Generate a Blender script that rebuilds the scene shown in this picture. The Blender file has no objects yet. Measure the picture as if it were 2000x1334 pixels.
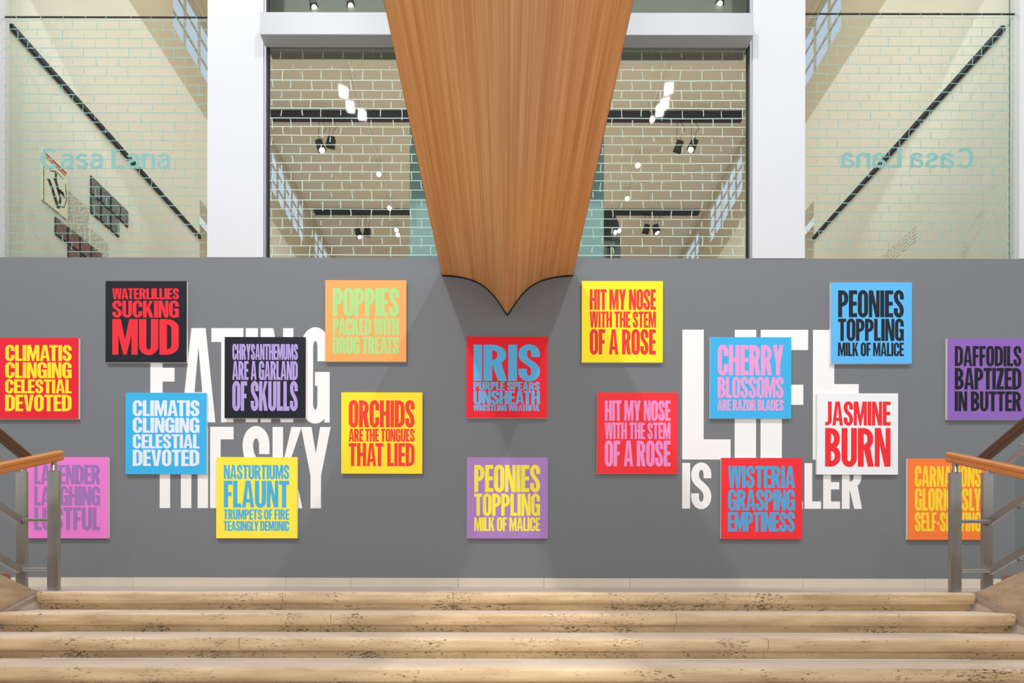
import bpy, bmesh, math, random
from mathutils import Vector, Matrix
S = bpy.context.scene
C = S.collection
random.seed(7)

# ------------------------------------------------------------------ camera, world, lights
F, U0, V0, EYE = 944.0, 988.5, 1132.0, 0.102      # focal length and horizon in pixels of the 2000 px frame
cam_d = bpy.data.cameras.new('camera'); cam = bpy.data.objects.new('camera', cam_d); C.objects.link(cam)
cam_d.sensor_width = 36; cam_d.lens = F/2000*36
cam_d.shift_x = (1000-U0)/2000; cam_d.shift_y = (V0-667)/2000
cam_d.clip_start = 0.05; cam_d.clip_end = 200
cam.matrix_world = Matrix.Translation((0, 0, EYE)) @ Matrix.Rotation(math.radians(90), 4, 'X') @ Matrix.Rotation(math.radians(0.1), 4, 'Z')
S.camera = cam
w = bpy.data.worlds.new('hall_air'); S.world = w; w.use_nodes = True
w.node_tree.nodes['Background'].inputs[0].default_value = (0.93, 0.96, 1.0, 1)
w.node_tree.nodes['Background'].inputs[1].default_value = 0.80
S.view_settings.view_transform = 'Standard'; S.view_settings.look = 'None'
S.view_settings.gamma = 1; S.view_settings.use_curve_mapping = False
S.view_settings.exposure = 0.0

def light(name, kind, loc, target, power, col=(1, 1, 1), size=0.5, size_y=None, angle=None, blend=0.5):
    d = bpy.data.lights.new(name, kind); o = bpy.data.objects.new(name, d); C.objects.link(o)
    d.energy = power; d.color = col
    if kind == 'AREA':
        d.size = size
        if size_y: d.shape = 'RECTANGLE'; d.size_y = size_y
    else:
        d.shadow_soft_size = size
    if kind == 'SPOT': d.spot_size = math.radians(angle); d.spot_blend = blend
    o.location = loc
    o.rotation_euler = (Vector(target)-Vector(loc)).to_track_quat('-Z', 'Y').to_euler()
    return o
for x_, y_, p_ in ((-4.66, -1.46, 290), (-4.60, -1.90, 290), (-4.33, -2.15, 290), (4.58, -1.35, 200), (4.61, -1.80, 200), (4.53, -2.0, 200)):
    light('hall_lamp', 'AREA', (x_, y_, 14.0), (x_*.6, 6.0, 2.0), p_, (0.98, 0.98, 1.0), 0.24)
light('stair_spot', 'SPOT', (0.1, -3.0, 2.6), (0.15, 3.3, -0.30), 300, (1, 0.84, 0.60), 0.15, angle=17, blend=0.9)
light('under_bridge_fill', 'AREA', (0, -3.6, 3.1), (0, 6.0, 1.6), 105, (1, 0.97, 0.93), 1.0, 0.5)  # added unseen fill that lifts the shaded wall below the bridge
for sx in (-1, 1):
    light('gallery_fill', 'AREA', (sx*3.2, 7.1, 11.6), (sx*4.2, 12.5, 8.0), 135, (1, 0.96, 0.90), 3.0, 0.8)  # added area light out of view, stands in for the gallery's general light
    light('gallery_wall_fill', 'AREA', (sx*3.9, 8.4, 11.7), (sx*6.4, 8.2, 5.0), 26, (1, 0.95, 0.9), 1.0)  # added unseen fill to brighten the gallery side wall
    light('gallery_low_wall_fill', 'AREA', (sx*4.3, 6.9, 8.7), (sx*6.45, 9.0, 4.2), 34, (1, 0.95, 0.88), 0.4)  # extra fill above the view, added to brighten the lower side wall
    light('gallery_ceiling_fill', 'AREA', (sx*3.2, 13.5, 4.6), (sx*2.6, 13.5, 12), 200, (1, 0.93, 0.84), 4.0)  # added hidden fill pointing up to brighten the gallery ceiling

# ------------------------------------------------------------------ helpers
def lin(c):
    return tuple((x/12.92 if x <= 0.04045 else ((x+0.055)/1.055)**2.4) for x in [v/255 for v in c])
def px(u, v, d):                       # pixel of the photograph seen at depth d -> world point
    return Vector(((u-U0)*d/F, d, EYE+(V0-v)*d/F))
M = {}
def mat(name, rgb, rough=0.6, metal=0.0, var=0.04, scale=8.0, stretch=(1, 1, 1), bump=0.0, spec=0.5, coord='Object'):
    m = bpy.data.materials.new(name); m.use_nodes = True
    nt = m.node_tree; b = nt.nodes['Principled BSDF']
    c = lin(rgb)
    tc = nt.nodes.new('ShaderNodeTexCoord'); mp = nt.nodes.new('ShaderNodeMapping'); mp.inputs['Scale'].default_value = stretch
    nz = nt.nodes.new('ShaderNodeTexNoise'); nz.inputs['Scale'].default_value = scale; nz.inputs['Detail'].default_value = 5
    mx = nt.nodes.new('ShaderNodeMix'); mx.data_type = 'RGBA'
    mx.inputs[6].default_value = (*[x*(1-var) for x in c], 1); mx.inputs[7].default_value = (*[min(1, x*(1+var)) for x in c], 1)
    L = nt.links.new
    L(tc.outputs[coord], mp.inputs[0]); L(mp.outputs[0], nz.inputs['Vector']); L(nz.outputs[0], mx.inputs[0]); L(mx.outputs[2], b.inputs['Base Color'])
    b.inputs['Roughness'].default_value = rough; b.inputs['Metallic'].default_value = metal
    b.inputs['Specular IOR Level'].default_value = spec
    if bump:
        bp = nt.nodes.new('ShaderNodeBump'); bp.inputs['Strength'].default_value = bump; bp.inputs['Distance'].default_value = 0.01
        L(nz.outputs[0], bp.inputs['Height']); L(bp.outputs[0], b.inputs['Normal'])
    M[name] = m
    return m
def ramp(nt, src, stops):
    r = nt.nodes.new('ShaderNodeValToRGB'); e = r.color_ramp.elements
    while len(e) < len(stops): e.new(0.5)
    for el, (p, c) in zip(e, stops):
        el.position = p; el.color = (*lin(c), 1) if not isinstance(c, float) else (c, c, c, 1)
    nt.links.new(src, r.inputs[0]); return r
def glow(name, rgb, strength):
    m = bpy.data.materials.new(name); m.use_nodes = True; nt = m.node_tree; nt.nodes.clear()
    o = nt.nodes.new('ShaderNodeOutputMaterial'); e = nt.nodes.new('ShaderNodeEmission')
    e.inputs[0].default_value = (*lin(rgb), 1); e.inputs[1].default_value = strength
    nt.links.new(e.outputs[0], o.inputs[0]); M[name] = m; return m
def clear(name, tint, refl=0.06, rough=0.02):
    m = bpy.data.materials.new(name); m.use_nodes = True; nt = m.node_tree; nt.nodes.clear()
    o = nt.nodes.new('ShaderNodeOutputMaterial'); t = nt.nodes.new('ShaderNodeBsdfTransparent'); g = nt.nodes.new('ShaderNodeBsdfGlossy')
    lw = nt.nodes.new('ShaderNodeLayerWeight'); lw.inputs[0].default_value = 0.12
    ml = nt.nodes.new('ShaderNodeMath'); ml.operation = 'MULTIPLY'; ml.inputs[1].default_value = refl*4
    mx = nt.nodes.new('ShaderNodeMixShader')
    t.inputs[0].default_value = (*tint, 1); g.inputs['Roughness'].default_value = rough
    nt.links.new(lw.outputs['Fresnel'], ml.inputs[0]); nt.links.new(ml.outputs[0], mx.inputs[0])
    nt.links.new(t.outputs[0], mx.inputs[1]); nt.links.new(g.outputs[0], mx.inputs[2]); nt.links.new(mx.outputs[0], o.inputs[0])
    M[name] = m; return m

# materials of the hall
mat('grey_wall', (120, 122, 124), 0.75, var=0.03, scale=1.1, spec=0.25)
mat('white_paint', (210, 210, 210), 0.7, var=0.01)
mat('white_vinyl', (243, 241, 238), 0.6, var=0.01, spec=0.3)
mat('beam_paint', (172, 172, 174), 0.45, var=0.02)
mat('frame_metal', (150, 151, 154), 0.45, 0.3, var=0.04, stretch=(30, 30, 1))
mat('dark_seal', (40, 42, 42), 0.6)
mat('steel', (172, 168, 160), 0.30, 0.75, var=0.16, scale=14, stretch=(1, 1, .25))
mat('black_edge', (18, 16, 14), 0.5)
mat('black_metal', (38, 38, 42), 0.5)
mat('track_paint', (42, 46, 58), 0.6)
mat('canvas_edge', (236, 230, 224), 0.8, var=0.03)
mat('rail_wood', (196, 122, 62), 0.38, var=0.22, scale=6, stretch=(30, 1.5, 30))
mat('rail_wood_shaded', (92, 60, 36), 0.45, var=0.25, scale=6, stretch=(30, 1.5, 30))  # handrail timber with the shade of its underside put into the colour
mat('base_stone', (214, 201, 184), 0.35, var=0.07, scale=3, stretch=(1, 1, .4))
mat('landing_stone', (200, 186, 172), 0.3, var=0.06, scale=2.5)
mat('gutter_stone', (160, 145, 132), 0.4, var=0.10, scale=6)
mat('red_marble', (150, 106, 84), 0.4, var=0.2, scale=12)
# gallery beyond the glass
mat('gallery_cream', (218, 214, 204), 0.8, var=0.02, scale=.6)
mat('gallery_beige', (186, 176, 156), 0.8, var=0.03, scale=.6)
mat('gallery_ceiling', (206, 194, 176), 0.8, var=0.03, scale=.5)
mat('gallery_floor', (150, 125, 98), 0.5, var=0.1)
mat('partition_blue', (128, 160, 162), 0.5, var=0.04)
mat('blind_grey', (122, 120, 112), 0.7)
mat('photo_mono', (112, 112, 112), 0.6, var=0.95, scale=14)
mat('photo_red', (126, 96, 90), 0.6, var=0.9, scale=14)
mat('poster_paper', (228, 220, 196), 0.8)
mat('ink', (60, 58, 60), 0.8)
mat('text_grey', (140, 124, 104), 0.8)
mat('ink_red', (190, 60, 50), 0.8)
for nm_, c_, a_ in (('vinyl_front_lit', (186, 208, 190), .82), ('vinyl_backlit', (126, 172, 166), .8), ('vinyl_letters', (122, 172, 166), .94)):  # one brick-print vinyl, its front-lit and backlit looks put into separate colours
    m_ = mat(nm_, c_, 0.7); m_.node_tree.nodes['Principled BSDF'].inputs['Alpha'].default_value = a_
glow('lamp_face', (255, 246, 226), 9.0)
glow('daylight_pane', (205, 216, 238), 0.95)
clear('glass', (0.92, 0.95, 0.925), 0.045); clear('rail_glass', (0.90, 0.94, 0.92), 0.10)

def stone_mat(name, light_c, dark_c, pit=0.5):
    m = bpy.data.materials.new(name); m.use_nodes = True; nt = m.node_tree; b = nt.nodes['Principled BSDF']; L = nt.links.new
    tc = nt.nodes.new('ShaderNodeTexCoord')
    mp = nt.nodes.new('ShaderNodeMapping'); mp.inputs['Scale'].default_value = (.35, 1, 3.2); L(tc.outputs['Object'], mp.inputs[0])
    n1 = nt.nodes.new('ShaderNodeTexNoise'); n1.inputs['Scale'].default_value = 5; n1.inputs['Detail'].default_value = 8; n1.inputs['Roughness'].default_value = .6
    L(mp.outputs[0], n1.inputs['Vector'])
    r1 = ramp(nt, n1.outputs[0], [(0.3, dark_c), (0.68, light_c)])
    mp2 = nt.nodes.new('ShaderNodeMapping'); mp2.inputs['Scale'].default_value = (.45, .8, 1.5); L(tc.outputs['Object'], mp2.inputs[0])
    n2 = nt.nodes.new('ShaderNodeTexNoise'); n2.inputs['Scale'].default_value = 75; n2.inputs['Detail'].default_value = 4; n2.inputs['Roughness'].default_value = .65
    L(mp2.outputs[0], n2.inputs['Vector'])
    n3 = nt.nodes.new('ShaderNodeTexNoise'); n3.inputs['Scale'].default_value = 3.2; n3.inputs['Detail'].default_value = 3; L(tc.outputs['Object'], n3.inputs['Vector'])
    ad = nt.nodes.new('ShaderNodeMath'); ad.operation = 'MULTIPLY_ADD'; ad.inputs[1].default_value = 0.45; L(n3.outputs[0], ad.inputs[0]); L(n2.outputs[0], ad.inputs[2])
    r2 = ramp(nt, ad.outputs[0], [(0.86-0.02*pit, 0.0), (0.93, 1.0)])
    mx = nt.nodes.new('ShaderNodeMix'); mx.data_type = 'RGBA'; mx.inputs[7].default_value = (*lin((92, 76, 58)), 1)
    sc = nt.nodes.new('ShaderNodeMath'); sc.operation = 'MULTIPLY'; sc.inputs[1].default_value = 0.85*pit
    L(r2.outputs[0], sc.inputs[0]); L(sc.outputs[0], mx.inputs[0]); L(r1.outputs[0], mx.inputs[6]); L(mx.outputs[2], b.inputs['Base Color'])
    bp = nt.nodes.new('ShaderNodeBump'); bp.inputs['Strength'].default_value = .35*pit; bp.inputs['Distance'].default_value = .006; bp.invert = True
    L(r2.outputs[0], bp.inputs['Height']); L(bp.outputs[0], b.inputs['Normal'])
    b.inputs['Roughness'].default_value = 0.42
    M[name] = m
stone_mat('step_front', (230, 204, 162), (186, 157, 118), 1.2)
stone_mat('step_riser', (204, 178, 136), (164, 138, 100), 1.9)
stone_mat('parapet_stone', (198, 174, 146), (166, 142, 116), .9)
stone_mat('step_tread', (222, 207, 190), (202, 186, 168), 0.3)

def veneer():
    m = bpy.data.materials.new('veneer'); m.use_nodes = True; nt = m.node_tree; b = nt.nodes['Principled BSDF']; L = nt.links.new
    tc = nt.nodes.new('ShaderNodeTexCoord')
    mp = nt.nodes.new('ShaderNodeMapping'); mp.inputs['Scale'].default_value = (130, .6, 60); L(tc.outputs['Object'], mp.inputs[0])
    n1 = nt.nodes.new('ShaderNodeTexNoise'); n1.inputs['Scale'].default_value = 1.0; n1.inputs['Detail'].default_value = 7; n1.inputs['Roughness'].default_value = .62; n1.inputs['Distortion'].default_value = .25
    L(mp.outputs[0], n1.inputs['Vector'])
    mp2 = nt.nodes.new('ShaderNodeMapping'); mp2.inputs['Scale'].default_value = (22, .3, 12); L(tc.outputs['Object'], mp2.inputs[0])
    n2 = nt.nodes.new('ShaderNodeTexNoise'); n2.inputs['Scale'].default_value = 1.0; n2.inputs['Detail'].default_value = 3; L(mp2.outputs[0], n2.inputs['Vector'])
    ad = nt.nodes.new('ShaderNodeMath'); ad.operation = 'MULTIPLY_ADD'; ad.inputs[1].default_value = .32; L(n2.outputs[0], ad.inputs[0])
    sc = nt.nodes.new('ShaderNodeMath'); sc.operation = 'MULTIPLY'; sc.inputs[1].default_value = .5; L(n1.outputs[0], sc.inputs[0]); L(sc.outputs[0], ad.inputs[2])
    r = ramp(nt, ad.outputs[0], [(.28, (196, 126, 68)), (.40, (222, 156, 94)), (.53, (242, 186, 124))])
    L(r.outputs[0], b.inputs['Base Color']); b.inputs['Roughness'].default_value = .42
    M['veneer'] = m
veneer()

def new_obj(name, me, m=None, parent=None):
    o = bpy.data.objects.new(name, me); C.objects.link(o)
    if m is not None:
        for mm in (m if isinstance(m, list) else [m]): me.materials.append(M[mm] if isinstance(mm, str) else mm)
    if parent is not None:
        o.parent = parent
        o.matrix_parent_inverse = Matrix.Translation(parent.location).inverted()
    return o
def obj(name, bm, m, parent=None, smooth=False):
    bmesh.ops.recalc_face_normals(bm, faces=bm.faces[:])
    me = bpy.data.meshes.new(name); bm.to_mesh(me); bm.free()
    if smooth:
        for p in me.polygons: p.use_smooth = True
    return new_obj(name, me, m, parent)
def thing(name, label, cat, loc=(0, 0, 0), group=None):
    o = bpy.data.objects.new(name, None); C.objects.link(o); o.location = loc; o.empty_display_size = .1
    o['label'] = label; o['category'] = cat
    if group: o['group'] = group
    return o
def tag(o, label, cat, group=None):
    o['label'] = label; o['category'] = cat
    if group: o['group'] = group
    return o
def struct(o, label=None):
    o['kind'] = 'structure'
    if label: o['label'] = label
    return o
def box(bm, x0, x1, y0, y1, z0, z1, bev=0):
    r = bmesh.ops.create_cube(bm, size=1)
    for v in r['verts']:
        v.co = Vector((x0+(v.co.x+.5)*(x1-x0), y0+(v.co.y+.5)*(y1-y0), z0+(v.co.z+.5)*(z1-z0)))
    if bev:
        es = list({e for v in r['verts'] for e in v.link_edges})
        bmesh.ops.bevel(bm, geom=es, offset=bev, segments=2, affect='EDGES', profile=.6)
    return bm
def B(*a, **k): return box(bmesh.new(), *a, **k)
def prism(bm, pts, axis, a0, a1):       # polygon (two coordinates) extruded along an axis
    def mk(p, a):
        return Vector((a, p[0], p[1])) if axis == 'X' else (Vector((p[0], a, p[1])) if axis == 'Y' else Vector((p[0], p[1], a)))
    v0 = [bm.verts.new(mk(p, a0)) for p in pts]; v1 = [bm.verts.new(mk(p, a1)) for p in pts]
    n = len(pts)
    fs = [bm.faces.new(v0), bm.faces.new(v1[::-1])]
    for i in range(n): fs.append(bm.faces.new((v0[i], v0[(i+1) % n], v1[(i+1) % n], v1[i])))
    return fs
def tube(bm, a, b, r, seg=12, r2=None):
    a = Vector(a); b = Vector(b); d = b-a; q = d.to_track_quat('Z', 'Y').to_matrix().to_4x4()
    bmesh.ops.create_cone(bm, cap_ends=True, segments=seg, radius1=r, radius2=r if r2 is None else r2, depth=d.length,
                          matrix=Matrix.Translation((a+b)/2) @ q)
def bar(bm, a, b, sx, sz):              # rectangular bar between two points in a plane of constant x
    a = Vector(a); b = Vector(b); d = (b-a).normalized(); n = Vector((0, -d.z, d.y))
    vs = []
    for p in (a, b):
        for ex, en in ((-1, -1), (1, -1), (1, 1), (-1, 1)):
            vs.append(bm.verts.new(p+Vector((ex*sx/2, 0, 0))+n*en*sz/2))
    for f in ((3, 2, 1, 0), (4, 5, 6, 7), (0, 1, 5, 4), (1, 2, 6, 5), (2, 3, 7, 6), (3, 0, 4, 7)): bm.faces.new([vs[i] for i in f])

# ------------------------------------------------------------------ condensed bold lettering
WID = dict(A=.50, B=.47, C=.46, D=.47, E=.37, F=.36, G=.47, H=.48, I=.18, J=.31, K=.50, L=.345, M=.62, N=.48, O=.46, P=.45,
           R=.485, S=.45, T=.42, U=.47, V=.48, W=.70, Y=.48, Z=.40)
WID['-'] = .20; WID[' '] = .15
GAP = .028
KERN = {p: -.06 for p in ('AT', 'TA', 'WA', 'AW', 'AV', 'VA', 'AY', 'YA')}
KERN.update({'LY': -.05, 'LT': -.04, 'RT': -.01, 'PA': -.03, 'FA': -.03, 'LA': -.0})
def bowl(cx, cy, ao, co, ai, ci, t0, t1, n=10):
    out = []
    for i in range(n):
        a = math.radians(t0+(t1-t0)*i/n); b = math.radians(t0+(t1-t0)*(i+1)/n)
        out.append([(cx+ao*math.cos(a), cy+co*math.sin(a)), (cx+ao*math.cos(b), cy+co*math.sin(b)),
                    (cx+ai*math.cos(b), cy+ci*math.sin(b)), (cx+ai*math.cos(a), cy+ci*math.sin(a))])
    return [('strip', out)]
def rect(x0, x1, y0, y1): return [('poly', [(x0, y0), (x1, y0), (x1, y1), (x0, y1)])]
def stroke(pts, s, b):                  # pen of width s across stems and b across bars
    q = [(x/s, y/b) for x, y in pts]; L = []; n = len(q)
    for i in range(n):
        j0, j1 = max(i-1, 0), min(i+1, n-1)
        dx, dy = q[j1][0]-q[j0][0], q[j1][1]-q[j0][1]; l = math.hypot(dx, dy) or 1
        nx, ny = -dy/l/2, dx/l/2
        L.append((((q[i][0]+nx)*s, (q[i][1]+ny)*b), ((q[i][0]-nx)*s, (q[i][1]-ny)*b)))
    return [('strip', [[L[i][0], L[i+1][0], L[i+1][1], L[i][1]] for i in range(n-1)])]
def glyph(ch, W, H, s, b):
    R = min(.27*H, max(.62*W, b*1.5)); a, ai = W/2, W/2-s; o = []
    ov = .012*H                          # overshoot of round letters
    def dshape(y0, y1, w):
        r = min((y1-y0)/2, .26*H); rx = w-s*.95; o2 = []
        o2 += rect(s*.9, w-rx, y1-b, y1)+rect(s*.9, w-rx, y0, y0+b)
        o2 += bowl(w-rx, y1-r, rx, r, rx-s, r-b, 90, 0)+bowl(w-rx, y0+r, rx, r, rx-s, r-b, 0, -90)
        if y1-y0-2*r > 1e-6: o2 += rect(w-s, w, y0+r, y1-r)
        return o2
    top = lambda: bowl(a, H-R+ov, a, R, ai, R-b, 180, 0, 16)
    bot = lambda: bowl(a, R-ov, a, R, ai, R-b, -180, 0, 16)
    if ch == 'I': o = rect(0, W, 0, H)
    elif ch == 'L': o = rect(0, s, 0, H)+rect(s, W, 0, b)
    elif ch == 'E': o = rect(0, s, 0, H)+rect(s, W, 0, b)+rect(s, W, H-b, H)+rect(s, W*.95, H*.505-b/2, H*.505+b/2)
    elif ch == 'F': o = rect(0, s, 0, H)+rect(s, W, H-b, H)+rect(s, W*.9, H*.50-b/2, H*.50+b/2)
    elif ch == 'H': o = rect(0, s, 0, H)+rect(W-s, W, 0, H)+rect(s, W-s, H*.51-b/2, H*.51+b/2)
    elif ch == 'T': o = rect(0, W, H-b, H)+rect(a-s/2, a+s/2, 0, H-b)
    elif ch == 'O': o = top()+bot()+rect(0, s, R-ov, H-R+ov)+rect(W-s, W, R-ov, H-R+ov)
    elif ch == 'U': o = bot()+rect(0, s, R-ov, H)+rect(W-s, W, R-ov, H)
    elif ch == 'C': o = top()+bot()+rect(0, s, R-ov, H-R+ov)+rect(W-s, W, .63*H, H-R+ov)+rect(W-s, W, R-ov, .37*H)
    elif ch == 'G': o = top()+bot()+rect(0, s, R-ov, H-R+ov)+rect(W-s, W, .65*H, H-R+ov)+rect(W-s, W, R-ov, .40*H)+rect(a*.98, W, .39*H, .39*H+b)+rect(W-s*.42, W, 0, R)
    elif ch == 'D': o = rect(0, s, 0, H)+dshape(0, H, W)
    elif ch == 'P': o = rect(0, s, 0, H)+dshape(.40*H, H, W)
    elif ch == 'R': o = rect(0, s, 0, H)+dshape(.43*H, H, W*.96)+[('poly', [(W-s*1.02, 0), (W, 0), (W*.50+s*.72, .50*H), (W*.50-s*.36, .47*H)])]
    elif ch == 'B': o = rect(0, s, 0, H)+dshape(.50*H-b*.35, H, W*.95)+dshape(0, .50*H+b*.35, W)
    elif ch == 'J': o = rect(W-s, W, R*.9, H)+bowl(W-s*1.55, R*.9, s*1.55, R*.9, s*.55, R*.9-b, -90, 0)+rect(0, W-s*1.5, 0, b)
    elif ch == 'S':
        x0, x1 = s/2, W-s/2; cy = H-R+ov; L_ = [((W-s, .665*H), (W, .665*H))]
        cs = lambda t: (math.cos(math.radians(t)), math.sin(math.radians(t)))
        for t in range(0, 181, 10): c_, n_ = cs(t); L_.append(((a+ai*c_, cy+(R-b)*n_), (a+a*c_, cy+R*n_)))
        P = [(x0, cy), (x0, .50*H), (x1, .52*H), (x1, R-ov)]; sp = []
        for i in range(0, 21):
            t = i/20; k = [(1-t)**3, 3*t*(1-t)**2, 3*t*t*(1-t), t**3]
            sp.append((sum(k[j]*P[j][0] for j in range(4)), sum(k[j]*P[j][1] for j in range(4))))
        for p0, p1, p2 in zip(sp, sp[1:], sp[2:]):
            dx, dy = (p2[0]-p0[0])/s, (p2[1]-p0[1])/b; l = math.hypot(dx, dy); nx, ny = -dy/l/2*s, dx/l/2*b
            L_.append(((p1[0]+nx, p1[1]+ny), (p1[0]-nx, p1[1]-ny)))
        cy = R-ov
        for t in range(0, -181, -10): c_, n_ = cs(t); L_.append(((a+a*c_, cy+R*n_), (a+ai*c_, cy+(R-b)*n_)))
        L_.append(((0, .335*H), (s, .335*H)))
        o = [('strip', [[L_[i][0], L_[i+1][0], L_[i+1][1], L_[i][1]] for i in range(len(L_)-1)])]
    elif ch == 'A':
        q = .86*s; a0 = (W-1.16*s)/2; hc = .80*H
        o = [('poly', [(0, 0), (q, 0), (a, hc), (a, H), (a0, H)]), ('poly', [(W, 0), (W-a0, H), (a, H), (a, hc), (W-q, 0)])]
        f = lambda y: q+(a-q)*y/hc
        o += [('poly', [(f(.19*H)-.02*W, .19*H), (W-f(.19*H)+.02*W, .19*H), (W-f(.32*H)+.02*W, .32*H), (f(.32*H)-.02*W, .32*H)])]
    elif ch == 'V':
        q = .95*s; a0 = (W-1.12*s)/2; hc = .22*H
        o = [('poly', [(0, H), (a0, 0), (a, 0), (a, hc), (q, H)]), ('poly', [(W, H), (W-q, H), (a, hc), (a, 0), (W-a0, 0)])]
    elif ch == 'W':
        h = W/2+s*.18; q = .86*s
        for off in (0, W-h):
            m_ = h/2; a0 = (h-.98*s)/2
            o += [('poly', [(off, H), (off+a0, 0), (off+m_, 0), (off+m_, .25*H), (off+q, H)]), ('poly', [(off+h, H), (off+h-q, H), (off+m_, .25*H), (off+m_, 0), (off+h-a0, 0)])]
    elif ch == 'M':
        o = rect(0, s*.84, 0, H)+rect(W-s*.84, W, 0, H)
        o += [('poly', [(s*.3, H), (s*1.15, H), (a+s*.12, .30*H), (a+s*.12, 0), (a-s*.22, 0)]), ('poly', [(W-s*.3, H), (a+s*.22, 0), (a-s*.12, 0), (a-s*.12, .30*H), (W-s*1.15, H)])]
    elif ch == 'N':
        o = rect(0, s*.84, 0, H)+rect(W-s*.84, W, 0, H)+[('poly', [(s*.2, H), (s*1.02, H), (W-s*.2, 0), (W-s*1.02, 0)])]
    elif ch == 'K':
        o = rect(0, s, 0, H)+[('poly', [(W-1.06*s, H), (W-.03*W, H), (s*.95, .30*H), (s*.95, .52*H)])]
        o += [('poly', [(s*1.02, .50*H), (s*1.02+.26*W, .66*H), (W, 0), (W-1.08*s, 0)])]
    elif ch == 'Y':
        o = rect(a-s/2, a+s/2, 0, .42*H)+[('poly', [(0, H), (s*1.0, H), (a+s*.35, .40*H), (a-s/2, .40*H)]), ('poly', [(W, H), (a+s/2, .40*H), (a-s*.35, .40*H), (W-s*1.0, H)])]
    elif ch == 'Z':
        o = rect(0, W, H-b, H)+rect(0, W, 0, b)+[('poly', [(0, b*.9), (s*1.15, b*.9), (W, H-b*.9), (W-s*1.15, H-b*.9)])]
    elif ch == '-': o = rect(0, W, .34*H, .34*H+b)
    return o
def emit(bm, pieces, x, z, y, step=.00006):
    k = 0
    for kind, data in pieces:
        yy = y-step*(k % 7); k += 1
        quads = data if kind == 'strip' else [data]
        cache = {}
        def vert(p):
            key = (round(p[0], 6), round(p[1], 6))
            if key not in cache: cache[key] = bm.verts.new((x+p[0], yy, z+p[1]))
            return cache[key]
        for q in quads:
            vs = []
            for p in q:
                v = vert(p)
                if v not in vs: vs.append(v)
            if len(vs) < 3: continue
            try: f = bm.faces.new(vs)
            except ValueError: continue
            f.normal_update()
            if f.normal.y > 0: f.normal_flip()
def flat_obj(name, bm, m, parent):
    me = bpy.data.meshes.new(name); bm.to_mesh(me); bm.free()
    return new_obj(name, me, m, parent)
def text_line(txt, x0, x1, z0, z1, y, m, parent):
    H = z1-z0; tot = sum(WID[c] for c in txt)+GAP*(len(txt)-1)+sum(KERN.get(txt[i:i+2], 0) for i in range(len(txt))); k = (x1-x0)/tot      # metres per unit of width
    s, b = .18*k, .148*H
    if k < H*.8: s = .19*k
    bm = bmesh.new(); x = x0
    for i, c in enumerate(txt):
        if c != ' ': emit(bm, glyph(c, WID[c]*k, H, s, b), x, z0, y)
        x += (WID[c]+GAP+KERN.get(txt[i:i+2], 0))*k
    return flat_obj('lettering', bm, m, parent)

# ------------------------------------------------------------------ the wall with its glazing
DW = 6.10; GD = DW+.06
def wx(u, d=DW): return (u-U0)*d/F
def wz(v, d=DW): return EYE+(V0-v)*d/F
ZT = wz(504)
wall = struct(obj('wall_back', B(-9.5, 9.5, DW, DW+.30, -.05, ZT), 'grey_wall'), 'grey painted wall above the stair landing')
# painted piers between the glazed bays
pier_x = [(-7.6, wx(-1)), (wx(404), wx(513)), (wx(1468), wx(1570.5)), (wx(1989), 7.6)]
for i, (a, b) in enumerate(pier_x):
    o = struct(obj('trim_%d' % (i+1), B(a, b, DW-.005, GD+.05, ZT+.001, 10.5), 'white_paint'), 'white painted pier between glazed bays')
struct(obj('wall_upper', B(-7.6, 7.6, GD+.051, DW+.33, 8.301, 12.6), 'white_paint'))
# beam across the central bay
DB = 5.95
bm = bmesh.new(); box(bm, wx(505.5, DB), wx(1470, DB), DB, DW-.006, wz(68, DB), wz(24, DB), bev=.006)
struct(obj('trim_5', bm, 'beam_paint'), 'pale grey beam over the central glazed bay')

def lines_on_glass(name, x0, x1, z0, z1, rows, period, phase, m, parent, ov=.0, skip=None, th=.009):
    bm = bmesh.new(); rnd = random.Random(int(abs(x0)*1000)+3); y = GD-.012
    def ribbon(pts, t, yy):
        vs = []
        for i, (x, z) in enumerate(pts):
            j0, j1 = max(i-1, 0), min(i+1, len(pts)-1)
            dx, dz = pts[j1][0]-pts[j0][0], pts[j1][1]-pts[j0][1]; l = math.hypot(dx, dz)
            nx, nz = -dz/l*t/2, dx/l*t/2
            vs.append((bm.verts.new((x+nx, yy, z+nz)), bm.verts.new((x-nx, yy, z-nz))))
        for i in range(len(vs)-1):
            f = bm.faces.new((vs[i][0], vs[i+1][0], vs[i+1][1], vs[i][1])); f.normal_update()
            if f.normal.y > 0: f.normal_flip()
    for k, z in enumerate(rows):
        n = max(2, int((x1-x0)/.7)); tilt = rnd.uniform(-.006, .006)
        ribbon([(x0+(x1-x0)*i/n, z+tilt*(i/n-.5)+rnd.uniform(-.004, .004)) for i in range(n+1)], th*rnd.uniform(.85, 1.2), y)
        up = rows[k-1] if k else z+.118
        x = x0+phase+(period/2 if k % 2 else 0)
        while x < x1-.02:
            xx = x+rnd.uniform(-.018, .018); a, b = up+rnd.uniform(-.03, .004), z+rnd.uniform(-.03, .035)
            sl = rnd.uniform(-.012, .012); bend = rnd.uniform(-.008, .008)
            if k == 0: a = min(a, z1-.003)
            ribbon([(xx, a), (xx+sl*.5+bend, (a+b)/2), (xx+sl, b)], th*rnd.uniform(.8, 1.15), y-.0004)
            x += period
    o = flat_obj(name, bm, m, parent); o['label'] = 'hand-drawn brick outline print on the glass'
    return o

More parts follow.
